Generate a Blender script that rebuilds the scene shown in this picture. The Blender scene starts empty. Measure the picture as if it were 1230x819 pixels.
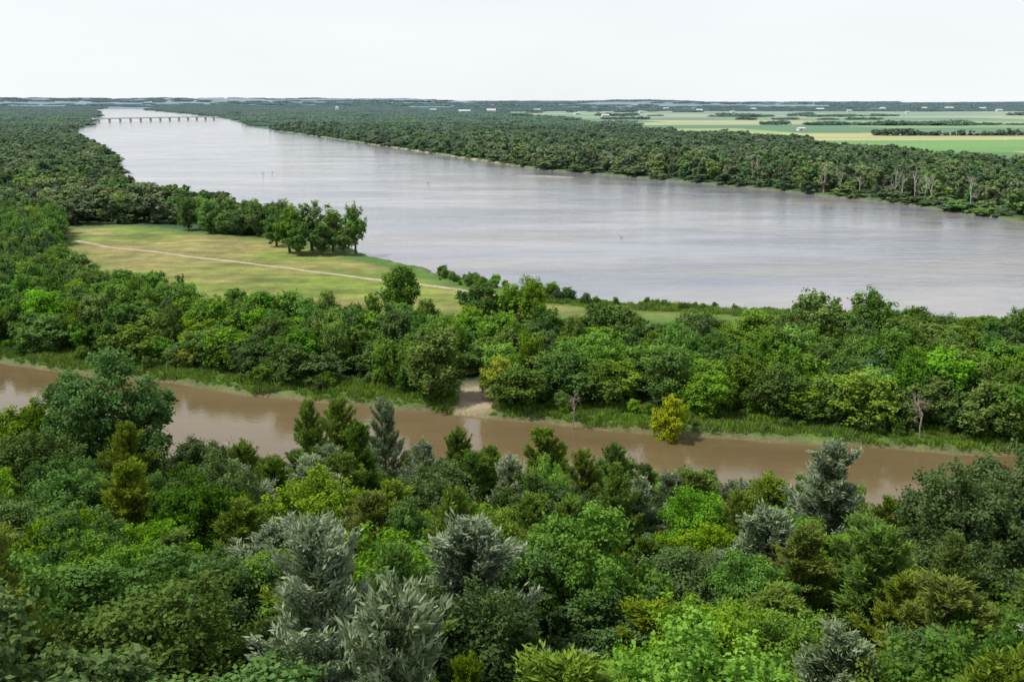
import bpy, bmesh, math, numpy as np
from mathutils import Vector, Matrix
H=50.0; F=1207.0; P=math.radians(13.3)
CP,SP=math.cos(P),math.sin(P)
scene=bpy.context.scene
RNG=np.random.default_rng(7)

# ---------- pixel helpers -> world metres
def gnd(u,v,z=0.0):
    w=-(v-409.5)/F; x=(u-615)/F
    dy=CP+w*SP; dz=-SP+w*CP
    t=(z-H)/dz
    return (t*x,t*dy)
def at(u,v,Y):
    w=-(v-409.5)/F; x=(u-615)/F
    dy=CP+w*SP; dz=-SP+w*CP
    t=Y/dy
    return (t*x,Y,H+t*dz)
def G(l): return np.array([gnd(*p) for p in l])

near_bank=[(2600,440),(1500,404),(1230,392),(1100,385),(1000,380),(880,374),(760,368),(690,361),(640,352),(600,345),(545,333),(500,322),(460,312),(430,303),(395,290),(350,274),(290,254),(230,244),(170,232),(151,216),(146,200),(138,187),(112,173),(93,163),(92,157.5),(112,151),(121,143),(121,136),(112,132.8),(140,129.5)]
far_bank=[(190,129.5),(172,132.5),(200,135),(235,138.5),(258,141.5),(272,144),(287,148),(292,152),(330,157),(400,167),(480,179),(560,191),(640,203),(720,210),(800,217),(900,226),(1000,237),(1080,245),(1150,256),(1230,267),(1500,305),(2600,360)]
RIVER=G(near_bank+far_bank)
cfar=[(-900,385),(-600,400),(-200,423),(0,437),(100,452),(170,458),(230,466),(300,475),(400,486),(500,494),(560,501),(650,508),(730,518),(800,523),(900,530),(1000,536),(1100,543),(1180,549),(1300,553),(1700,575),(2600,610)]
cnear=[(2600,740),(1700,710),(1180,660),(1090,647),(1000,636),(900,624),(700,606),(500,600),(300,595),(150,585),(0,545),(-200,512),(-600,485),(-900,470)]
CREEK=G(cfar+cnear)
CN=G(cnear[::-1]); CFR=G(cfar)
OPEN=G([(75,277),(150,273),(250,283),(340,290),(430,303),(545,333),(690,361),(880,374),(1230,392),(1230,401),(1000,404),(800,407),(650,408),(560,398),(450,408),(340,406),(200,378),(90,350),(66,318),(70,295)])

def sd(px,py,poly):
    px=np.asarray(px,float);py=np.asarray(py,float)
    d2=np.full(px.shape,1e18);ins=np.zeros(px.shape,bool)
    n=len(poly)
    for i in range(n):
        ax,ay=poly[i];bx,by=poly[(i+1)%n]
        ex,ey=bx-ax,by-ay
        wx,wy=px-ax,py-ay
        t=np.clip((wx*ex+wy*ey)/(ex*ex+ey*ey+1e-12),0,1)
        d2=np.minimum(d2,(wx-ex*t)**2+(wy-ey*t)**2)
        if ay!=by:
            c=((ay>py)!=(by>py))&(px<ex*(py-ay)/ey+ax)
            ins^=c
    d=np.sqrt(d2)
    return np.where(ins,-d,d)
def hsh(i,j,s):
    a=np.sin(i*127.1+j*311.7+s*74.7)*43758.5453
    return a-np.floor(a)
def vn(x,y,s=0):
    i=np.floor(x);j=np.floor(y);a=x-i;b=y-j
    a=a*a*(3-2*a);b=b*b*(3-2*b)
    return (hsh(i,j,s)*(1-a)+hsh(i+1,j,s)*a)*(1-b)+(hsh(i,j+1,s)*(1-a)+hsh(i+1,j+1,s)*a)*b
def fbm(x,y,s=0):
    return .55*vn(x,y,s)+.3*vn(x*2.1,y*2.1,s+1)+.15*vn(x*4.3,y*4.3,s+2)
def sm(x): 
    x=np.clip(x,0,1);return x*x*(3-2*x)
def ynear(x): return np.interp(x,CN[:,0],CN[:,1])
SB=gnd(655,212)
def height(x,y,full=False):
    x=np.asarray(x,float);y=np.asarray(y,float)
    wob=(fbm(x/9,y/9,3)-.5)*np.clip(np.abs(y)/60,0,4)
    sr=sd(x,y,RIVER)+wob*1.6; sc=sd(x,y,CREEK)+wob*.9
    s=np.minimum(sr,sc)
    z=-1.5+2.5*sm((s+3)/6)
    nearside=(y<ynear(x)+2)
    sl=np.interp(sc,[0,3,12,40,65,85,105,130,200],[0,.4,2.2,10,17.5,24,29,31,33])
    z=z+np.where(nearside&(sc>0),sl+(fbm(x/14,y/14,9)-.5)*2*sm(sc/20),0)
    far=sm((y-8000)/8000)
    z=z+far*(8+135*fbm(x/1900,y/5000,21)*(.5+.75*vn(x/6000,y/20000,5)))
    bx,by=x-SB[0],y-SB[1]
    a=(bx*.85-by*.5)/34;b=(bx*.5+by*.85)/9
    z=z+1.95*np.exp(-(a*a+b*b)**2)
    if full: return z,sr,sc,nearside
    return z

# ---------- mesh builder
def build(name,V,Q,mats,mi=None,col=None,smooth=False):
    me=bpy.data.meshes.new(name)
    V=np.asarray(V,np.float32).reshape(-1,3);Q=np.asarray(Q,np.int32).reshape(-1,4)
    me.vertices.add(len(V));me.vertices.foreach_set('co',V.ravel())
    me.loops.add(Q.size);me.loops.foreach_set('vertex_index',Q.ravel())
    me.polygons.add(len(Q));me.polygons.foreach_set('loop_start',np.arange(0,Q.size,4,dtype=np.int32))
    try: me.polygons.foreach_set('loop_total',np.full(len(Q),4,np.int32))
    except Exception: pass
    for m in mats: me.materials.append(m)
    if mi is not None: me.polygons.foreach_set('material_index',np.asarray(mi,np.int32))
    me.polygons.foreach_set('use_smooth',np.full(len(Q),smooth))
    if col is not None:
        a=me.attributes.new('lf','FLOAT_COLOR','POINT')
        c=np.ones((len(V),4),np.float32);c[:,:3]=col
        a.data.foreach_set('color',c.ravel())
    me.update(calc_edges=True)
    return me
def addobj(name,me,loc=(0,0,0),rot=0,scl=(1,1,1),parent=None):
    o=bpy.data.objects.new(name,me);scene.collection.objects.link(o)
    o.location=loc;o.rotation_euler=(0,0,rot);o.scale=scl
    if parent:o.parent=parent
    return o

# ---------- materials
class NT:
    def __init__(s,m):
        m.use_nodes=True;s.t=m.node_tree;s.t.nodes.clear()
    def n(s,typ,**k):
        nd=s.t.nodes.new(typ)
        for a,b in k.items(): setattr(nd,a,b)
        return nd
    def l(s,a,b): s.t.links.new(a,b)
    def mth(s,op,a,b=None):
        nd=s.n('ShaderNodeMath',operation=op)
        for i,v in enumerate((a,b)):
            if v is None: continue
            if isinstance(v,(int,float)): nd.inputs[i].default_value=v
            else: s.l(v,nd.inputs[i])
        return nd.outputs[0]
    def mix(s,f,a,b,bt='MIX'):
        nd=s.n('ShaderNodeMix',data_type='RGBA',blend_type=bt)
        for i,v in ((0,f),(6,a),(7,b)):
            if isinstance(v,(int,float)): nd.inputs[i].default_value=v
            elif isinstance(v,tuple): nd.inputs[i].default_value=(*v,1)
            else: s.l(v,nd.inputs[i])
        return nd.outputs[2]
    def noise(s,scale,detail=3,vec=None,rough=.5):
        nd=s.n('ShaderNodeTexNoise');nd.inputs['Scale'].default_value=scale;nd.inputs['Detail'].default_value=detail
        nd.inputs['Roughness'].default_value=rough
        if vec is None:
            g=s.n('ShaderNodeNewGeometry');vec=g.outputs['Position']
        s.l(vec,nd.inputs['Vector']);return nd.outputs['Fac']
    def ramp(s,v,a,b,lo=0.,hi=1.):
        nd=s.n('ShaderNodeMapRange');s.l(v,nd.inputs[0])
        for i,x in enumerate((a,b,lo,hi)): nd.inputs[i+1].default_value=x
        return nd.outputs[0]
    def haze(s,col,D=3000.,hc=(.19,.265,.34),mx=.84):  # aerial haze painted into the surface colour, bluer with distance
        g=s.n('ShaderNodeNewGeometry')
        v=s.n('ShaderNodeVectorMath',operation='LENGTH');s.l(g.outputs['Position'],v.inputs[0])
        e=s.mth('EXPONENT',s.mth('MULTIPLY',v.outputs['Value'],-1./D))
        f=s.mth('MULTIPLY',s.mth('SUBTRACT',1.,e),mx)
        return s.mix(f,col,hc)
def leafmat(name,dark,light,tip,tipf=.5,trans=.28,haze=True,hv=.1,D=2800.,hc=(.215,.30,.375)):
    m=bpy.data.materials.new(name);t=NT(m)
    a=t.n('ShaderNodeAttribute',attribute_name='lf')
    sp=t.n('ShaderNodeSeparateColor');t.l(a.outputs['Color'],sp.inputs[0])
    oi=t.n('ShaderNodeObjectInfo')
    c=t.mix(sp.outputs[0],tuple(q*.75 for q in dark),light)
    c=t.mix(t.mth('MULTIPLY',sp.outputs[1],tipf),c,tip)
    hs=t.n('ShaderNodeHueSaturation')
    t.l(t.ramp(oi.outputs['Random'],0,1,.5-hv*.25,.5+hv*.12),hs.inputs['Hue'])
    w=t.mth('FRACT',t.mth('MULTIPLY',oi.outputs['Random'],17.31))
    t.l(t.ramp(w,0,1,1-hv*3.2,1+hv*3.2),hs.inputs['Value'])
    w2=t.mth('FRACT',t.mth('MULTIPLY',oi.outputs['Random'],51.7))
    t.l(t.ramp(w2,0,1,.88,1.08),hs.inputs['Saturation'])
    t.l(c,hs.inputs['Color']);c=hs.outputs[0]
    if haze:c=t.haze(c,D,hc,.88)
    p=t.n('ShaderNodeBsdfDiffuse');t.l(c,p.inputs['Color'])
    tr=t.n('ShaderNodeBsdfTranslucent')
    t.l(t.mix(.5,c,t.mix(1.,c,(1.35,1.5,.5),'MULTIPLY')),tr.inputs[0])
    ms=t.n('ShaderNodeMixShader');ms.inputs[0].default_value=trans
    t.l(p.outputs[0],ms.inputs[1]);t.l(tr.outputs[0],ms.inputs[2])
    o=t.n('ShaderNodeOutputMaterial');t.l(ms.outputs[0],o.inputs[0])
    return m
def simplemat(name,c1,c2,scale=3.,rough=.85,haze=False):
    m=bpy.data.materials.new(name);t=NT(m)
    c=t.mix(t.ramp(t.noise(scale,4),.3,.7),c1,c2)
    if haze:c=t.haze(c)
    p=t.n('ShaderNodeBsdfPrincipled');t.l(c,p.inputs['Base Color']);p.inputs['Roughness'].default_value=rough
    p.inputs['Specular IOR Level'].default_value=.2
    o=t.n('ShaderNodeOutputMaterial');t.l(p.outputs[0],o.inputs[0]);return m
bark=simplemat('bark',(.07,.055,.04),(.16,.13,.1))
palebark=simplemat('pale_bark',(.34,.32,.28),(.48,.45,.4),2.)
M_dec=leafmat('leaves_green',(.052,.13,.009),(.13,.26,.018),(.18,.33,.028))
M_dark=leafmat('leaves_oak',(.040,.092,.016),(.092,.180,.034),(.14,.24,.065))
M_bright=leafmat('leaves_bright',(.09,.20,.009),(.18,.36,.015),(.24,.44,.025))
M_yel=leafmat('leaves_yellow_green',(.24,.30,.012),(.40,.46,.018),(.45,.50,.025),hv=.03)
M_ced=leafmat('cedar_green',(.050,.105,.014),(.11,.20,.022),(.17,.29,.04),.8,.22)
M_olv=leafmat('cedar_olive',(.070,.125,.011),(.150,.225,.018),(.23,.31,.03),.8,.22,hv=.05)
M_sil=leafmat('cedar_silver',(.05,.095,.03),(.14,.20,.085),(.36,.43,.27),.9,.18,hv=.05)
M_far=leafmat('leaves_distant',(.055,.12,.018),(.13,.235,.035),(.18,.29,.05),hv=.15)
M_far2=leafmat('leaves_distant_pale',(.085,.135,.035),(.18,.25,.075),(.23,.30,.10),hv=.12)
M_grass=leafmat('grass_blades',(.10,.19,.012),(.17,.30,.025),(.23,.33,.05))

# ---------- tree generators
def unit(v): return v/(np.linalg.norm(v,axis=-1,keepdims=True)+1e-9)
def tube(pts,rad,sides=6):
    pts=np.array(pts,float);V=[];Q=[]
    for k,(p,r) in enumerate(zip(pts,rad)):
        d=pts[min(k+1,len(pts)-1)]-pts[max(k-1,0)];d=d/(np.linalg.norm(d)+1e-9)
        a=np.cross(d,(0.3,1,.2));a/=np.linalg.norm(a);b=np.cross(d,a)
        for i in range(sides):
            an=2*math.pi*i/sides;V.append(p+r*(math.cos(an)*a+math.sin(an)*b))
    for k in range(len(pts)-1):
        for i in range(sides):
            j=(i+1)%sides;Q.append((k*sides+i,k*sides+j,(k+1)*sides+j,(k+1)*sides+i))
    return np.array(V),np.array(Q)
class Acc:
    def __init__(s): s.V=[];s.Q=[];s.M=[];s.C=[];s.n=0
    def add(s,V,Q,m,C=None):
        s.V.append(V);s.Q.append(Q+s.n);s.M.append(np.full(len(Q),m));s.C.append(np.zeros((len(V),3)) if C is None else C);s.n+=len(V)
    def mesh(s,name,mats): return build(name,np.concatenate(s.V),np.concatenate(s.Q),mats,np.concatenate(s.M),np.concatenate(s.C))
def cards(c,t,b,col):
    n=len(c);V=np.stack([c-t,c+b-.15*t,c+t,c-b-.15*t],1).reshape(-1,3)
    return V,np.arange(4*n).reshape(-1,4),np.repeat(col,4,0)
def decid(name,seed,Ht,R,nl,ls,nc,leaf,crz=.42,cz=.58,tight=1.,sub=12,spread=.26,fl=.9,rn=.6):
    g=np.random.default_rng(seed);A=Acc()
    rz=Ht*crz;c0=Ht*cz
    d=unit(g.normal(size=(nc,3)))
    az=np.arctan2(d[:,1],d[:,0]);k=g.uniform(.1,1,nc)**.45*.84
    lob=1+.2*np.sin(3*az+g.uniform(0,6))+.12*np.sin(5*az+g.uniform(0,6))
    cc=d*k[:,None]*np.array([R,R,rz]);cc[:,:2]*=lob[:,None];cc[:,:2]*=np.where(d[:,2]>.3,.88,1)[:,None]
    cc[:,2]+=c0+g.normal(size=nc)*.03*Ht
    cr=g.uniform(.13,.31,nc)*R*tight
    cv=g.uniform(0,1,nc)
    p=cr**2;p/=p.sum();ix=g.choice(nc,nl,p=p)
    sdir=g.normal(size=(nc,sub,3));sdir[...,2]+=.2;sdir=unit(sdir)*g.uniform(.5,1.3,(nc,sub,1))
    sj=g.integers(0,sub,nl);sv=g.uniform(0,1,(nc,sub))
    q=sdir[ix,sj];gs=g.normal(size=(nl,3))
    pos=cc[ix]+(q+gs*spread)*cr[ix][:,None]*np.array([1.,1.,fl])
    nrm=unit(q*.45+gs*.3+g.normal(size=(nl,3))*rn+np.array([0,0,.5]))
    t=unit(np.cross(nrm,g.normal(size=(nl,3))));b=np.cross(nrm,t)
    s=ls*g.uniform(.55,1.3,nl)[:,None]
    f=np.linalg.norm(q+gs*spread,axis=1)
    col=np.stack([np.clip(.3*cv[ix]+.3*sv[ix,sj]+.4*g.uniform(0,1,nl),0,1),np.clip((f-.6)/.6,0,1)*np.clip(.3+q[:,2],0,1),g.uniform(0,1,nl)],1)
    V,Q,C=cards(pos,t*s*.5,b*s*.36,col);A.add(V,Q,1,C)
    top=np.array([g.normal()*.1*R,g.normal()*.1*R,Ht*.72])
    tr=.024*Ht
    pts=[np.zeros(3),top*np.array([.2,.2,.28]),top*np.array([.6,.6,.6]),top]
    V,Q=tube(pts,[tr,tr*.8,tr*.5,tr*.15],7);A.add(V,Q,0)
    for i in g.choice(nc,min(14,nc),replace=False):
        s0=np.array([0,0,Ht*g.uniform(.22,.5)]);e=cc[i];m=(s0+e)/2+np.array([0,0,.04*Ht])
        V,Q=tube([s0,m,e],[tr*.42,tr*.26,tr*.07],5);A.add(V,Q,0)
    return A.mesh(name,[bark,leaf])
def cedar(name,seed,Ht,R,nb,ns,nn,bl,leaf,pw=.75):
    g=np.random.default_rng(seed);A=Acc()
    zf=np.sort(g.uniform(.07,1,nb)**.85)
    az=g.uniform(0,6.283,nb)
    lobe=1+.25*np.sin(2*az+g.uniform(0,6)+zf*7)+.18*np.sin(5*az+zf*11)
    L=R*(1-zf*.97)**pw*g.uniform(.5,1.3,nb)*lobe*np.clip(zf*5+.35,0,1)+.15
    el=np.radians(8+48*zf+g.normal(size=nb)*9)
    d=np.stack([np.cos(az)*np.cos(el),np.sin(az)*np.cos(el),np.sin(el)],1)
    lat=unit(np.stack([-np.sin(az),np.cos(az),0*az],1))
    base=np.stack([0*zf,0*zf,zf*Ht*.95],1)
    bc=g.uniform(0,1,nb)
    wt=L/L.sum();N=nb*ns
    bi=g.choice(nb,N,p=.25/nb+.75*wt)
    t=g.uniform(.12,1,N)**.6
    off=g.normal(size=N)*.15*L[bi]*(1.15-t)
    bend=np.array([0,0,1.])*(t**2*.24*L[bi])[:,None]
    sp=base[bi]+d[bi]*(t*L[bi])[:,None]+lat[bi]*off[:,None]+bend
    sd_=unit(d[bi]*.9+lat[bi]*np.sign(off)[:,None]*.45+g.normal(size=(N,3))*.3+np.array([0,0,.45]))
    M=N*nn;si=np.repeat(np.arange(N),nn)
    bd=unit(sd_[si]+g.normal(size=(M,3))*.36)
    ln=bl*g.uniform(.5,1.2,M)
    pos=sp[si]+g.normal(size=(M,3))*bl*.22+sd_[si]*(g.uniform(-.6,1.4,M)*bl)[:,None]
    b=unit(np.cross(bd,g.normal(size=(M,3))))
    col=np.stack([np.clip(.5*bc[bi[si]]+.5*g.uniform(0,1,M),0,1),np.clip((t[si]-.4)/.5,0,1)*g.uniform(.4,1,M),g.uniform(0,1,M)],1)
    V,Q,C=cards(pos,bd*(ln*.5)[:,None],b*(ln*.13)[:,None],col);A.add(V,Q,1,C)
    V,Q=tube([(0,0,0),(.02*R,0,Ht*.4),(0,.03*R,Ht*.97)],[.022*Ht,.014*Ht,.002*Ht],7);A.add(V,Q,0)
    for i in range(0,nb,2):
        V,Q=tube([base[i],base[i]+d[i]*L[i]*.85],[.004*Ht*(1.2-zf[i]),.0012*Ht],4);A.add(V,Q,0)
    return A.mesh(name,[bark,leaf])
def bare(name,seed,Ht,R,mat,depth=4,up=.5,tr=.022):
    g=np.random.default_rng(seed);A=Acc()
    def grow(p,d,L,r,k):
        m=p+d*L*.5+g.normal(size=3)*L*.05;e=p+d*L+g.normal(size=3)*L*.07
        V,Q=tube([p,m,e],[r,r*.8,r*.55],5);A.add(V,Q,0)
        if k<=0:return
        for _ in range(3 if k>1 else 4):
            q=p+(e-p)*g.uniform(.4,1)
            nd=unit(d*.7+g.normal(size=3)*.55+np.array([0,0,up*.4]));nd[:2]*=R
            grow(q,unit(nd),L*g.uniform(.5,.75),r*.55,k-1)
    grow(np.zeros(3),np.array([0,0,1.]),Ht*.42,tr*Ht,depth)
    return A.mesh(name,[mat])
def tuft(name,seed,mat,n=60,h=.9,w=.7):
    g=np.random.default_rng(seed)
    c=np.stack([g.normal(size=n)*w*.5,g.normal(size=n)*w*.5,0*g.uniform(size=n)],1)
    bd=unit(np.stack([g.normal(size=n)*.35,g.normal(size=n)*.35,np.ones(n)],1))
    ln=h*g.uniform(.5,1.1,n);b=unit(np.cross(bd,g.normal(size=(n,3))))
    c=c+bd*(ln*.45)[:,None]
    col=np.stack([g.uniform(0,1,n),g.uniform(0,1,n)**2,g.uniform(0,1,n)],1)
    V,Q,C=cards(c,bd*(ln*.5)[:,None],b*.06,col)
    return build(name,V,Q,[mat],None,C)
def recol(me,mat,nm):
    m=me.copy();m.name=nm;m.materials[1]=mat
    return m
near={}
for i in range(3):
    b=cedar('cedar_mesh',100+i,10,2.5,120,26,12,.27,M_ced,pw=(.6,.75,.5)[i])
    near['cg%d'%i]=b;near['co%d'%i]=recol(b,M_olv,'cedar_mesh_olive');near['cs%d'%i]=recol(b,M_sil,'cedar_mesh_silver')
for i in range(3):
    b=decid('broadleaf_mesh',200+i,10,3.6,48000,.175,(60,80,110)[i],M_bright,crz=.43,cz=.56,sub=9,spread=.2,rn=.9)
    near['db%d'%i]=b;near['dk%d'%i]=recol(b,M_dark,'oak_mesh');near['dg%d'%i]=recol(b,M_dec,'broadleaf_mesh_green')
mid=[decid('riverside_tree_mesh',300+i,10,3.9,10500,.36,(55,80,65,90,60,75)[i],(M_dec,M_dec,M_bright,M_dec,M_dark,M_dec)[i],crz=(.46,.5,.44,.48,.5,.45)[i],cz=.5,sub=7,fl=1.) for i in range(6)]
midy=recol(mid[0],M_yel,'yellow_tree_mesh');midb=recol(mid[1],M_bright,'bright_tree_mesh')
cot=[decid('cottonwood_mesh',330+i,10,2.4,7000,.32,60,M_dec,crz=.46,cz=.52,sub=6,fl=1.2) for i in range(3)]
fart=[decid('distant_tree_mesh',400+i,10,3.6,1200,1.0,(16,24,14,20,22)[i],(M_far,M_far,M_far,M_far2,M_far2)[i],crz=(.42,.44,.4,.42,.47)[i],cz=.52,sub=5,fl=.85,tight=1.25) for i in range(5)]
bares=[bare('bare_tree_mesh',500+i,10,1.,palebark,4) for i in range(2)]
bcot=[bare('bare_cottonwood_mesh',520+i,10,.7,palebark,4,.9,.02) for i in range(2)]
deadw=simplemat('dead_wood',(.2,.16,.13),(.33,.28,.23))
shrubdead=bare('dead_shrub_mesh',510,10,1.6,deadw,5,.3)
def grove(seed):
    g=np.random.default_rng(seed);n=2600
    x=g.uniform(-1,1,n*2);y=g.uniform(-1,1,n*2);k=(x*x+y*y)<(.5+.5*g.uniform(size=n*2));x=x[k][:n]*38;y=y[k][:n]*24;n=len(x)
    z=(4+10*vn(x/8+seed,y/8,seed))*g.uniform(.35,1.0,n)
    c=np.stack([x,y,z],1);nr=unit(g.normal(size=(n,3))*.6+np.array([0,0,.6]))
    t=unit(np.cross(nr,g.normal(size=(n,3))));b=np.cross(nr,t);s=g.uniform(1.6,3.4,n)[:,None]
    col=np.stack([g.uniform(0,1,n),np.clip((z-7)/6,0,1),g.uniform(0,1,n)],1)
    V,Q,C=cards(c,t*s*.6,b*s*.5,col);return build('distant_grove_mesh',V,Q,[M_far],None,C)
groves=[grove(600+i) for i in range(3)]
tufts=[tuft('grass_tuft_mesh',700+i,M_grass) for i in range(3)]

# ---------- GN scatter
def scatter(name,meshes,pts,rot,scl,idx):
    col=bpy.data.collections.new(name+'_kinds')
    for i,m in enumerate(meshes):
        o=bpy.data.objects.new('%s_kind_%02d'%(name,i),m);col.objects.link(o)
    n=len(pts);me=bpy.data.meshes.new(name)
    me.vertices.add(n);me.vertices.foreach_set('co',np.asarray(pts,np.float32).ravel())
    a=me.attributes.new('rotv','FLOAT_VECTOR','POINT');r=np.zeros((n,3),np.float32);r[:,2]=rot;a.data.foreach_set('vector',r.ravel())
    a=me.attributes.new('sclv','FLOAT_VECTOR','POINT');a.data.foreach_set('vector',np.asarray(scl,np.float32).ravel())
    a=me.attributes.new('kidx','INT','POINT');a.data.foreach_set('value',np.asarray(idx,np.int32))
    o=addobj(name,me)
    ng=bpy.data.node_groups.new(name+'_gn','GeometryNodeTree')
    ng.interface.new_socket('Geometry',in_out='INPUT',socket_type='NodeSocketGeometry')
    ng.interface.new_socket('Geometry',in_out='OUTPUT',socket_type='NodeSocketGeometry')
    N=ng.nodes;L=ng.links
    gi=N.new('NodeGroupInput');go=N.new('NodeGroupOutput');ip=N.new('GeometryNodeInstanceOnPoints')
    ci=N.new('GeometryNodeCollectionInfo');ci.inputs['Collection'].default_value=col
    ci.inputs['Separate Children'].default_value=True;ci.inputs['Reset Children'].default_value=True
    def na(nm,t):
        x=N.new('GeometryNodeInputNamedAttribute');x.data_type=t;x.inputs['Name'].default_value=nm
        return x.outputs[0]
    er=N.new('FunctionNodeEulerToRotation');L.new(na('rotv','FLOAT_VECTOR'),er.inputs[0])
    L.new(gi.outputs[0],ip.inputs['Points']);L.new(ci.outputs[0],ip.inputs['Instance'])
    ip.inputs['Pick Instance'].default_value=True
    L.new(na('kidx','INT'),ip.inputs['Instance Index']);L.new(er.outputs[0],ip.inputs['Rotation']);L.new(na('sclv','FLOAT_VECTOR'),ip.inputs['Scale'])
    L.new(ip.outputs[0],go.inputs[0])
    md=o.modifiers.new('scatter','NODES');md.node_group=ng
    print(name,n)
    return o
def jit(x0,x1,y0,y1,s):
    X,Y=np.meshgrid(np.arange(x0,x1,float(s)),np.arange(y0,y1,float(s)))
    X=X.astype(float);X[1::2]+=s/2
    return (X+RNG.uniform(-.38,.38,X.shape)*s).ravel(),(Y+RNG.uniform(-.38,.38,X.shape)*s).ravel()

# ---------- terrain sheet
def fan(y0,y1,r,c,tm):
    k=np.linspace(0,1,r);Y=(y0+60)*((y1+60)/(y0+60))**k-60
    T=np.linspace(-1,1,c);T=tm*(.6*T+.4*T**3)
    YY=np.repeat(Y[:,None],c,1);XX=(YY+62)*T[None,:]
    i=np.arange(r*c).reshape(r,c)
    Q=np.stack([i[:-1,:-1],i[:-1,1:],i[1:,1:],i[1:,:-1]],-1).reshape(-1,4)
    return XX.ravel(),YY.ravel(),Q
X,Y,Q=fan(-30,32000,920,760,1.8)
Z,sr,sc,ns=height(X,Y,True)
s=np.minimum(sr,sc)
so=sd(X,Y,OPEN)
def wood_far(x,y,sr):
    n=fbm(x/260,y/260,31)
    D=np.interp(x/np.maximum(y,1),[-.2,-.1,.0,.07,.2,.4,.6],[3500,2100,1150,740,500,400,350])*(1+(n-.5)*.8)
    return (sr<D)&~((fbm(x/80,y/150,35)>.65)&(sr>50))
def grid(X,Y):
    a=.12;return (X*math.cos(a)+Y*math.sin(a))/460,(-X*math.sin(a)+Y*math.cos(a))/330
def treelines(x,y):
    fx,fy=grid(x,y);row=np.floor(fy);cell=np.floor(fx+.3*row)
    return (y>1500)&(((fy-row<.06)&(hsh(cell,row,9)>.86))|((fbm(x/900,y/160,43)>.76)))|((y>6500)&(fbm(x/2500,y/420,61)>.60))
o_=np.argsort(RIVER[:len(near_bank),1]);NBX=RIVER[:len(near_bank),0][o_];NBY=RIVER[:len(near_bank),1][o_]
def leftof(x,y): return x<np.interp(y,NBY,NBX)
ux=np.interp(Y,NBY,NBX)
def C3(*a): return np.array(a)[None,:]
col=np.zeros((len(X),3))+C3(.09,.16,.025)
n1=fbm(X/6,Y/6,51)[:,None];n2=fbm(X/35,Y/22,52)[:,None];n3=fbm(X/14,Y/4,57)[:,None]
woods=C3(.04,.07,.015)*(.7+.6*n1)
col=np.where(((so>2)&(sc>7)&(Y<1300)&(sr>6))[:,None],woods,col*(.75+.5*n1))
nb_=sm((n2-.3)/.35);mead=C3(.165,.215,.032)*(1-nb_)+C3(.25,.225,.07)*nb_
mead=mead*(.45+1.1*n3)*(.7+.6*n1)
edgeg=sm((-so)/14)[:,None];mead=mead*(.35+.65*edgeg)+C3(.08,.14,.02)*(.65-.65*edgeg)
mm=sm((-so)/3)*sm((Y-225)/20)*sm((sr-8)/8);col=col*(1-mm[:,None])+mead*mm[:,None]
# fields on the far side
fx,fy=grid(X,Y)
fi=hsh(np.floor(fx+.3*np.floor(fy)),np.floor(fy),77)[:,None]
fc=np.where(fi<.25,C3(.15,.30,.04),np.where(fi<.45,C3(.30,.38,.07),np.where(fi<.62,C3(.09,.19,.03),np.where(fi<.85,C3(.44,.42,.14),C3(.22,.34,.06)))))
fc=fc*(.75+.5*fbm(X/150,Y/30,91)[:,None])
ff=sm((Y-750)/200)[:,None]*(~((X<ux)&(Y<7000)))[:,None];col=col*(1-ff)+fc*ff
wf=(wood_far(X,Y,sr)&(Y>400)&(s>4)&(X>ux))|((X<ux)&(Y>400)&(Y<7000)&(so>2)&(s>4))|(treelines(X,Y)&(X>ux)&(s>4))
col=np.where(wf[:,None],C3(.05,.09,.025)*(.8+.4*n2),col)
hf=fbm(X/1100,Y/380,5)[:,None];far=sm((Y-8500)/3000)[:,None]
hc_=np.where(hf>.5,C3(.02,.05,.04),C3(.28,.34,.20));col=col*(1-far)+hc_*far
mud=sm(1-(s-.2)/2.)[:,None];col=col*(1-mud)+C3(.16,.12,.07)*mud
sx,sy=gnd(572,484);dd=np.sqrt(((X-sx)/3.8)**2+((Y-sy)/8.)**2)+(n1[:,0]-.5)*1.2;q=sm(1.5-dd)[:,None];q=q*(sc>-1)[:,None];col=col*(1-q)+C3(.38,.30,.21)*q
col=np.where((np.hypot((X-SB[0])/45,(Y-SB[1])/25)<1)[:,None],C3(.30,.25,.20),col)
gm=bpy.data.materials.new('ground');t=NT(gm)
at_=t.n('ShaderNodeAttribute',attribute_name='lf')
nz=t.mth('ADD',t.ramp(t.noise(1.6,5),.3,.7,.28,.67),t.ramp(t.noise(.25,5),.3,.7,.3,.65))
mlt=t.n('ShaderNodeVectorMath',operation='SCALE');t.l(at_.outputs['Color'],mlt.inputs[0]);t.l(nz,mlt.inputs['Scale'])
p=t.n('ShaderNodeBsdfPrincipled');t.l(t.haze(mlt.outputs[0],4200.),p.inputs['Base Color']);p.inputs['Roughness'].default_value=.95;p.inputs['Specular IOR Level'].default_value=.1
bp=t.n('ShaderNodeBump');bp.inputs['Strength'].default_value=.6;bp.inputs['Distance'].default_value=.3;t.l(t.noise(1.5,4),bp.inputs['Height']);t.l(bp.outputs[0],p.inputs['Normal'])
o=t.n('ShaderNodeOutputMaterial');t.l(p.outputs[0],o.inputs[0])
addobj('ground',build('ground',np.stack([X,Y,Z],1),Q,[gm],None,col,True))

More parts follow.
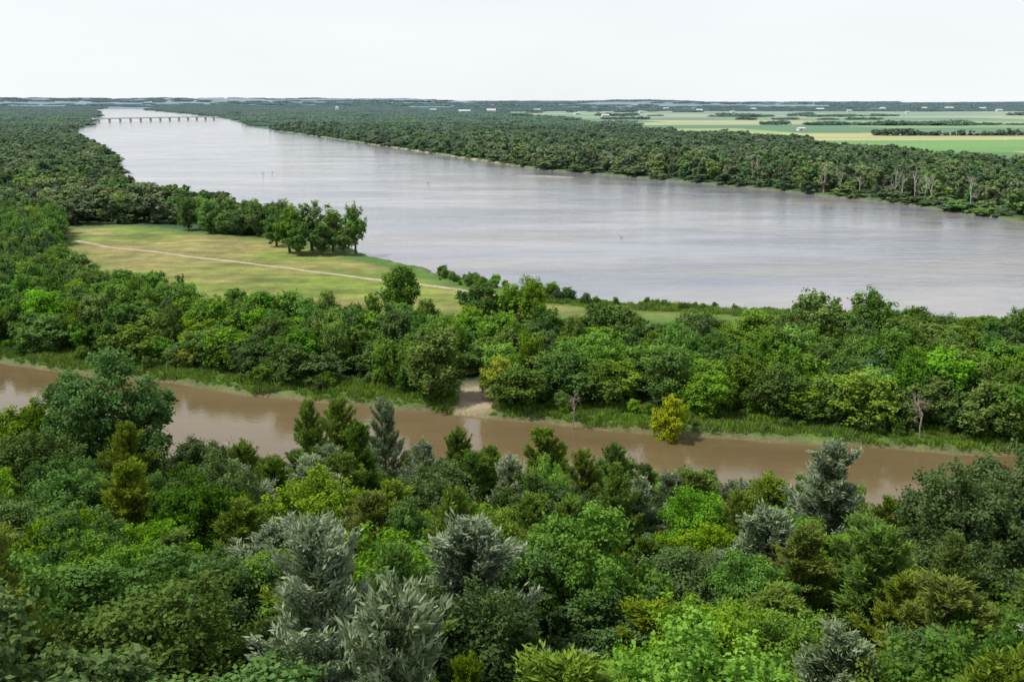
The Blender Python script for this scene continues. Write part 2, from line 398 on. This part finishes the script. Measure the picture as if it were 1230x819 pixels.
# ---------- water
def watermat(name,c1,c2,rough,b1,b2,patch,stretch=.35,fine=1.1,mott=.2):
    m=bpy.data.materials.new(name);t=NT(m)
    g=t.n('ShaderNodeNewGeometry')
    mp=t.n('ShaderNodeMapping');mp.inputs['Rotation'].default_value=(0,0,math.radians(-28));mp.inputs['Scale'].default_value=(stretch,1,1)
    t.l(g.outputs['Position'],mp.inputs['Vector'])
    big=t.noise(.022,7,mp.outputs[0],.7)
    c=t.mix(t.ramp(big,.42,.62),c1,c2)
    sl=t.n('ShaderNodeVectorMath',operation='SCALE');t.l(c,sl.inputs[0])
    t.l(t.ramp(t.noise(.16,5,mp.outputs[0],.7),.35,.65,1-mott,1+mott),sl.inputs['Scale'])
    p=t.n('ShaderNodeBsdfPrincipled');t.l(sl.outputs[0],p.inputs['Base Color'])
    t.l(t.ramp(t.noise(.05,8,mp.outputs[0],.8),.42,.60,rough,rough+patch),p.inputs['Roughness'])
    p.inputs['IOR'].default_value=1.33
    bp=t.n('ShaderNodeBump');t.l(t.ramp(t.noise(.018,6,mp.outputs[0],.7),.42,.58,b1*.45,b1*1.4),bp.inputs['Strength']);bp.inputs['Distance'].default_value=.2
    h=t.mth('ADD',t.noise(fine,3,g.outputs['Position']),t.mth('MULTIPLY',t.noise(.22,6,mp.outputs[0],.65),b2))
    t.l(h,bp.inputs['Height']);t.l(bp.outputs[0],p.inputs['Normal'])
    o=t.n('ShaderNodeOutputMaterial');t.l(p.outputs[0],o.inputs[0]);return m
wx,wy,wq=fan(-20,30000,420,380,1.8)
def water(name,poly,mat,y1):
    d=sd(wx,wy,poly);ok=d<(7+.03*np.abs(wy))
    if name=='creek_water': ok=d<7
    k=ok[wq].all(1)&(wy[wq].max(1)<y1);q=wq[k];u,inv=np.unique(q,return_inverse=True)
    V=np.stack([wx[u],wy[u],0*u],1)
    addobj(name,build(name,V,inv.reshape(-1,4),[mat],None,None,True))
water('river_water',RIVER,watermat('river_water',(.17,.185,.225),(.25,.235,.225),.04,.34,3.4,.13,mott=.1),13000)
water('creek_water',CREEK,watermat('creek_water',(.12,.088,.043),(.15,.11,.057),.04,.10,1.,.08,mott=.06),2000)

# ---------- dirt track
tp=G([(88,292),(130,300),(200,308),(280,318),(360,328),(440,339),(500,346),(548,352),(600,362)])
def track(name,pts,w,zz,mat):
    P_=[]
    for i in range(len(pts)-1):
        for f in np.linspace(0,1,12,endpoint=False): P_.append(pts[i]*(1-f)+pts[i+1]*f)
    P_=np.array(P_);P_[:,1]+=(vn(P_[:,0]/12,P_[:,1]/12,4)-.5)*2.0
    d=np.gradient(P_,axis=0);d=d/np.linalg.norm(d,axis=1)[:,None];nr=np.stack([-d[:,1],d[:,0]],1)
    ww=w*(.7+.6*vn(P_[:,0]/5,P_[:,1]/5,6))[:,None]
    a=P_+nr*ww;b=P_-nr*ww;z=np.full((len(P_),1),zz)
    V=np.stack([np.hstack([a,z]),np.hstack([b,z])],1).reshape(-1,3)
    i=np.arange(len(P_)-1)*2;Qs=np.stack([i,i+1,i+3,i+2],1)
    addobj(name,build(name,V,Qs,[mat]))
track('dirt_track',tp,1.1,1.03,simplemat('track_dirt',(.28,.24,.15),(.45,.38,.27),.6))

# ---------- bridge
def boxes(bm,lx,ly,lz,cx,cy,cz):
    r=bmesh.ops.create_cube(bm,size=1.);
    for v in r['verts']: v.co=Vector((v.co.x*lx+cx,v.co.y*ly+cy,v.co.z*lz+cz))
concrete=simplemat('bridge_concrete',(.6,.6,.58),(.72,.71,.68),.5,haze=False)
A0=np.array(gnd(112,147.0));B0=np.array(gnd(262,143.8));L=np.linalg.norm(B0-A0)
bm=bmesh.new();boxes(bm,L,9,2.2,0,0,8.5)
boxes(bm,L,.4,1.1,0,-4.3,10.2);boxes(bm,L,.4,1.1,0,4.3,10.2)
npier=13
for i in range(npier):
    x=-L/2+L*(i+.5)/npier
    boxes(bm,3,8.5,1.0,x,0,6.89)
    for yy in (-3,0,3): boxes(bm,1.8,1.8,8.2,x,yy,2.27)
me=bpy.data.meshes.new('bridge');bm.to_mesh(me);bm.free();me.materials.append(concrete)
c=(A0+B0)/2;addobj('concrete_road_bridge',me,(c[0],c[1],0),math.atan2(*(B0-A0)[::-1]))

# ---------- distant buildings
white=simplemat('white_siding',(.6,.6,.6),(.7,.7,.7),.3);roofm=simplemat('metal_roof',(.45,.46,.48),(.6,.6,.6),.3);dark=simplemat('door_dark',(.05,.05,.06),(.08,.08,.09))
def barn(name,u,v,lx,ly,h,rot):
    x,y=gnd(u,v,1.);bm=bmesh.new()
    boxes(bm,lx,ly,h,0,0,h/2)
    for f in bm.faces:f.material_index=0
    a=[bm.verts.new(q) for q in ((-lx/2-.6,-ly/2-.6,h+.003),(lx/2+.6,-ly/2-.6,h+.003),(lx/2+.6,ly/2+.6,h+.003),(-lx/2-.6,ly/2+.6,h+.003),(-lx/2-.6,0,h+ly*.22),(lx/2+.6,0,h+ly*.22))]
    for f in ((0,1,5,4),(2,3,4,5),(1,2,5),(3,0,4),(3,2,1,0)):
        k=bm.faces.new([a[i] for i in f]);k.material_index=1
    n0=len(bm.faces);
    for i in range(int(lx//8)):
        boxes(bm,3.,.3,h*.55,-lx/2+5+8*i,-ly/2-.1,h*.4)
    bm.faces.ensure_lookup_table()
    for f in bm.faces[n0:]:f.material_index=2
    me=bpy.data.meshes.new(name);bm.to_mesh(me);bm.free()
    for m in (white,roofm,dark):me.materials.append(m)
    addobj(name,me,(x,y,1.),rot)
for (u,v,lx,ly,h,r) in [(558,136,60,25,11,.1),(590,135,50,30,12,.0),(727,141,26,14,8,.2),(693,138,26,14,8,.5),(645,134,40,20,11,0),(405,134.5,16,16,26,0),(840,134,36,25,9,.3),(905,132.5,36,25,10,.2),(985,133,50,30,10,0),(1060,132,40,30,11,.1),(1110,131.6,40,30,11,.2),(1140,131.4,70,30,12,0),(1180,132,45,30,11,.1),(962,157,14,9,4,.3),(800,132,45,25,10,0),(520,134,40,20,11,.3),(1020,134.5,26,16,8,0),(770,136,24,14,8,.2),(1200,134,36,20,9,.1),(880,136,24,14,8,.5),(1090,136,22,12,7,.2)]:
    barn('farm_building',u,v,lx,ly,h,r)

# ---------- hand placed trees
placed=[]
def plant(name,me,u,v,Yd,R,protoR,protoH=10,hscale=None):
    x,y,zt=at(u,v,Yd);zb=float(height(np.array([x]),np.array([y]))[0])-.15
    h=max(zt-zb,2.)
    o=addobj(name,me,(x,y,zb),RNG.uniform(0,6.28),(R/protoR,R/protoR,h/protoH));placed.append((x,y,R));return o
FG=[('dk0',115,414,97,7.5,),('dg1',25,470,100,6),('dk1',30,505,78,6),('dk0',235,518,90,4.6),('dk2',95,560,66,5),('dk0',120,682,37,5.2),('dg1',15,700,40,4.6),('dk2',215,735,33,3.2),
('cs0',568,630,37,4.0),('db0',700,598,43,4.3),('db1',850,716,34,3.3),('db2',935,730,37,3.2),('cs1',1003,532,63,4.5),('dk1',1175,545,60,5),('dk0',1232,520,67,5.5),('dk2',1125,610,60,3.4),
('co1',1145,696,38,3.8),('co1',1090,690,43,3.0),('cs2',460,484,96,2.6),('cg1',370,480,93,3.0),('co0',405,482,99,3.6),('cg2',550,520,88,2.8),('cs0',510,534,84,2.8),('cg0',590,538,80,2.8),
('co1',655,514,92,4.0),('cg2',738,538,86,2.6),('co2',700,546,82,2.8),('cg0',775,560,80,2.6),('co1',835,566,78,3.8),('co2',925,578,74,3.4),('cg1',965,572,72,2.6),('cg2',430,513,86,2.8),
('cs1',375,548,70,3.6),('cs2',612,553,74,2.6),('cs0',930,616,54,3.8),('cs1',240,576,70,3.2),('cs2',335,636,50,3.8),('cs0',770,576,72,2.8),('co1',385,655,41,4.2),('co0',445,595,58,3.8),
('dk2',830,655,52,3.8),('co2',560,795,28,1.3),('cs1',1010,752,30,2.6),('cg0',330,750,31,2.8),('dk1',640,800,28,2.0),('dg2',770,775,28,2.4),('co1',500,690,44,2.8),('co1',290,600,58,3.2),('db1',1055,768,30,2.8),
('cg1',205,640,52,3.1),('cg2',640,600,60,2.9),('dg0',1010,640,56,3.4),('cg0',740,560,70,2.5),('co2',890,596,66,2.8),('dg1',520,612,62,2.8),('co2',290,535,82,2.8),('cg0',330,552,78,2.6),('dg1',570,598,66,2.8),('co0',150,510,88,3.6)]
for (k,u,v,Yd,R) in FG:
    nm={'c':'cedar_tree','d':'broadleaf_tree'}[k[0]]
    if k[:2]=='dk':nm='oak_tree'
    plant(nm,near[k],u,v,Yd,R,2.5 if k[0]=='c' else 3.8)
plant('bare_tree',bares[0],240,486,112,3,3);plant('bare_tree',bares[1],262,500,108,3,3)
MG=[('yellow_green_tree',midy,808,468,146,2.9),('yellow_green_tree',midy,600,422,163,3.2),('broadleaf_tree',midb,520,394,164,6.),('yellow_green_tree',midy,222,418,184,2.2),('broadleaf_tree',mid[0],985,343,196,6.5),('broadleaf_tree',mid[1],1045,349,198,5.5),
('broadleaf_tree',mid[3],480,314,228,5),('broadleaf_tree',mid[0],575,334,222,5.5),('broadleaf_tree',mid[5],612,340,222,4.5),('broadleaf_tree',mid[1],640,332,220,3.8),('broadleaf_tree',mid[3],1100,366,200,6),
('broadleaf_tree',midb,1040,445,150,6.5),('broadleaf_tree',mid[4],1160,470,148,5),('broadleaf_tree',mid[0],720,358,198,5),('broadleaf_tree',mid[2],910,368,194,5),('broadleaf_tree',mid[3],1185,376,196,5.5),
('cottonwood_tree',cot[0],345,243,336,5.4),('cottonwood_tree',cot[1],372,237,342,6),('cottonwood_tree',cot[2],398,243,338,5),('cottonwood_tree',cot[0],425,241,334,4.),('cottonwood_tree',cot[1],358,262,330,4.6),('cottonwood_tree',cot[2],330,250,352,5),('cottonwood_tree',cot[2],385,262,331,4.6),('cottonwood_tree',cot[0],412,268,331,4.)]
for (nm,me,u,v,Yd,R) in MG: plant(nm,me,u,v,Yd,R,2.4 if 'cotton' in nm else 3.9)
plant('dead_shrub',shrubdead,1112,455,144,3,4);plant('dead_shrub',shrubdead,690,452,151,2,4)
# bare pale cottonwoods on the far bank
for (u,v,Yd) in [(992,192,572),(1012,198,566),(1034,206,556),(1078,194,528),(1086,204,526),(1102,198,519),(1114,206,513),(1122,202,508),(735,178,737),(905,184,630),(872,194,648),(1170,202,480),(560,172,965)]:
    plant('bare_cottonwood_tree',bcot[RNG.integers(2)],u,v,Yd,3.9,3)
# driftwood snags out in the river
for (u,v,hh_) in [(318,211,3.2),(327,209,2.2),(516,222,2.4),(748,286,1.2),(632,206,2.0)]:
    x,y=gnd(u,v);o=addobj('driftwood_snag',shrubdead,(x,y,-.6),RNG.uniform(0,6),(.5,.5,hh_/7));o.rotation_euler[1]=.7
PL=np.array(placed)
def clear(x,y,f,r=0):
    k=np.ones(len(x),bool)
    for a,b,R in PL: k&=np.hypot(x-a,y-b)>R*f+r
    return k
# hillside fill
x,y=jit(-115,115,18,128,4.9)
z,sr_,sc_,ns_=height(x,y,True)
k=ns_&(sc_>np.where((x>28)&(x<62),13,4))&(np.abs(x)<y*.72+22)&clear(x,y,.6,.6);x,y,z,sc_=x[k],y[k],z[k],sc_[k];n=len(x)
kinds=['cg0','co1','cs2','cg1','co0','cs1','cg2','dk0','dg1','db2','dk2','dg2']
pr=np.array([.10,.12,.05,.10,.10,.045,.09,.09,.10,.08,.06,.06]);pr/=pr.sum();idx=RNG.choice(len(kinds),n,p=pr)
idx=np.where((x/y<-.3)&(RNG.uniform(size=n)<.6),np.where(RNG.uniform(size=n)<.5,7,8),idx)
hh=RNG.uniform(5.5,10.5,n)*np.where(sc_<25,.62+.3*sc_/25,1);rr=np.where(idx>=7,RNG.uniform(2.4,4.4,n)/3.8,RNG.uniform(1.9,3.5,n)/2.5)*np.where(sc_<18,.8,1)*np.where(y<52,1.18,1)
scatter('hillside_woodland',[near[q] for q in kinds],np.stack([x,y,z-.2],1),RNG.uniform(0,6.28,n),np.stack([rr,rr,hh/10],1),idx)
# riverside woods between creek and river
x,y=jit(-420,330,120,470,5.9)
z,sr_,sc_,ns_=height(x,y,True);so_=sd(x,y,OPEN)
k=(~ns_)&(sc_>4.+5*vn(x/15,y/15,2))&(sr_>8)&(so_>0)&(np.abs(x)<y*.75+40)&clear(x,y,.65,.4)&(y<430)
gx,gy=gnd(572,484);k&=~((np.abs(x-gx)<4)&(y<gy+12))
k&=y<np.interp(x,[-60,-35,-10,20,130,200],[400,218,206,200,196,190])
x,y,z=x[k],y[k],z[k];n=len(x)
idx=RNG.choice(6,n,p=[.22,.22,.12,.2,.08,.16]);hh=RNG.uniform(6.5,12,n)+np.where(y>300,2.5,0)
edge=sd(x,y,CREEK);hh=np.where(edge<11,hh*.8,hh);rr=RNG.uniform(2.8,6.0,n)/3.9
hh=np.minimum(hh,np.where((y>178)&(x>-20),RNG.uniform(8.8,10.8,n),99))
scatter('riverside_woodland',mid,np.stack([x,y,z-.3],1),RNG.uniform(0,6.28,n),np.stack([rr,rr,hh/10],1),idx)
# shrubs at the wood edge and on banks
x,y=jit(-300,260,130,300,2.6)
z,sr_,sc_,ns_=height(x,y,True);so_=sd(x,y,OPEN)
k=(~ns_)&(np.abs(x)<y*.7+30)&(((sc_>3.)&(sc_<14)&(vn(x/6,y/6,8)>.45))|((sr_>1)&(sr_<8)&(vn(x/12,y/12,18)>.4))|((so_>-4)&(so_<2)&(sr_>9)&(y>215)&(vn(x/6,y/6,8)>.5)))
k&=~((np.abs(x-gx)<4.4)&(y<gy+14))
x,y,z=x[k],y[k],z[k];n=len(x);ss=RNG.uniform(.12,.38,n)*(.6+.8*vn(x/9,y/9,19))
scatter('bank_shrubs',mid,np.stack([x,y,z-.4],1),RNG.uniform(0,6.28,n),np.stack([ss*1.1,ss*1.1,ss],1),RNG.choice(6,n))
# grass on banks
x,y=jit(-200,180,125,260,.9)
z,sr_,sc_,ns_=height(x,y,True)
k=(~ns_)&(((sc_>.6+1.5*vn(x/5,y/5,71))&(sc_<12)&(y<230))|((sr_>1.5)&(sr_<10)))&(np.abs(x)<y*.6+15)&(RNG.uniform(size=len(x))<.75)
k&=(np.hypot((x-gx)/3.8,(y-gy)/8.)>1)
x,y,z=x[k],y[k],z[k];n=len(x);ss=RNG.uniform(.5,1.5,n)*(.5+vn(x/4,y/4,72))
scatter('bank_grass',tufts,np.stack([x,y,z-.05],1),RNG.uniform(0,6.28,n),np.stack([ss,ss,ss],1),RNG.choice(3,n))
# distant trees
x,y=jit(-1200,1600,420,2000,10.2)
k=np.abs(x)<y*.62+60;x,y=x[k],y[k]
z,sr_,sc_,ns_=height(x,y,True);so_=sd(x,y,OPEN);lf=leftof(x,y)
k=(sr_>3)&(so_>1)&(lf|wood_far(x,y,sr_)|treelines(x,y))&clear(x,y,.8,0);x,y,z,lf,sr_=x[k],y[k],z[k],lf[k],sr_[k];n=len(x)
hh=np.where(lf,RNG.uniform(9,15.5,n),np.where(sr_<170,RNG.uniform(9,18,n),RNG.uniform(6,12,n))+12*(fbm(x/45,y/45,3)-.45));hh=np.maximum(hh,5);hh=np.where(sr_<12,hh*RNG.uniform(.35,.7,n),hh);rr=RNG.uniform(1.0,2.4,n)
pale=fbm(x/70,y/70,83);idx=np.where(RNG.uniform(size=n)<np.where(pale>.52,.6,.12),RNG.choice([3,4],n),RNG.choice(3,n))
scatter('distant_woodland',fart,np.stack([x,y,z-1.2],1),RNG.uniform(0,6.28,n),np.stack([rr,rr,hh/10],1),idx)
x,y=jit(-6500,6500,1950,10500,62)
k=np.abs(x)<y*.6;x,y=x[k],y[k];z,sr_,sc_,ns_=height(x,y,True);lf=leftof(x,y)
k=(sr_>30)&((lf&(y<7000))|wood_far(x,y,sr_)|treelines(x,y));x,y,z=x[k],y[k],z[k];n=len(x);ss=RNG.uniform(.7,1.25,n)
sz=ss*RNG.uniform(.5,1.,n)
# wooded ridges on the skyline
x2,y2=jit(-12000,12000,10600,19000,260)
k=(np.abs(x2)<y2*.6)&(fbm(x2/2500,y2/900,66)>.42);x2,y2=x2[k],y2[k];z2=height(x2,y2);n2_=len(x2);s2=RNG.uniform(2.,4.,n2_)
x=np.concatenate([x,x2]);y=np.concatenate([y,y2]);z=np.concatenate([z,z2]);n=len(x)
sxy=np.concatenate([ss*1.1,s2]);sz=np.concatenate([sz,RNG.uniform(.8,1.5,n2_)])
scatter('far_groves',groves,np.stack([x,y,z-1],1),RNG.uniform(-.5,.5,n),np.stack([sxy,sxy,sz],1),RNG.choice(3,n))

# ---------- sky, sun, camera
el,azm=math.radians(58),math.radians(-105)   # azimuth from +Y clockwise
w=bpy.data.worlds.new('World');scene.world=w;w.use_nodes=True
nt=w.node_tree;nt.nodes.clear();T=NT.__new__(NT);T.t=nt
sky=T.n('ShaderNodeTexSky',sky_type='NISHITA');sky.sun_disc=False;sky.sun_elevation=el;sky.sun_rotation=azm;sky.dust_density=2.
tc=T.n('ShaderNodeTexCoord')
mp=T.n('ShaderNodeMapping');mp.inputs['Scale'].default_value=(1,1,4);T.l(tc.outputs['Generated'],mp.inputs['Vector'])
sx_=T.n('ShaderNodeSeparateXYZ');T.l(tc.outputs['Generated'],sx_.inputs[0])
cover=T.ramp(sx_.outputs[2],.3,.75,1.,.45)  # cloud thinned overhead, out of view, to darken sky fill for contrast
cl=T.mth('MULTIPLY',T.ramp(T.noise(1.6,5,mp.outputs[0]),.3,.75,.98,.80),cover)
c=T.mix(cl,sky.outputs[0],(9.9,10.3,10.6))
bg=T.n('ShaderNodeBackground');bg.inputs['Strength'].default_value=.1;T.l(c,bg.inputs[0])
ow=T.n('ShaderNodeOutputWorld');T.l(bg.outputs[0],ow.inputs[0])
sl=bpy.data.lights.new('sun','SUN');sl.energy=4.1;sl.angle=math.radians(3);sl.color=(1,.95,.86)
so=bpy.data.objects.new('sun',sl);scene.collection.objects.link(so)
D=Vector((math.sin(azm)*math.cos(el),math.cos(azm)*math.cos(el),math.sin(el)))
so.rotation_euler=D.to_track_quat('Z','Y').to_euler();so.location=D*200
cam=bpy.data.cameras.new('camera');cam.sensor_width=36;cam.lens=36*F/1230;cam.clip_start=.5;cam.clip_end=60000
co=bpy.data.objects.new('camera',cam);scene.collection.objects.link(co);co.location=(0,0,H);co.rotation_euler=(math.pi/2-P,0,0)
scene.camera=co
scene.view_settings.view_transform='Standard';scene.view_settings.look='None';scene.view_settings.exposure=0
print('TREES',len(placed))
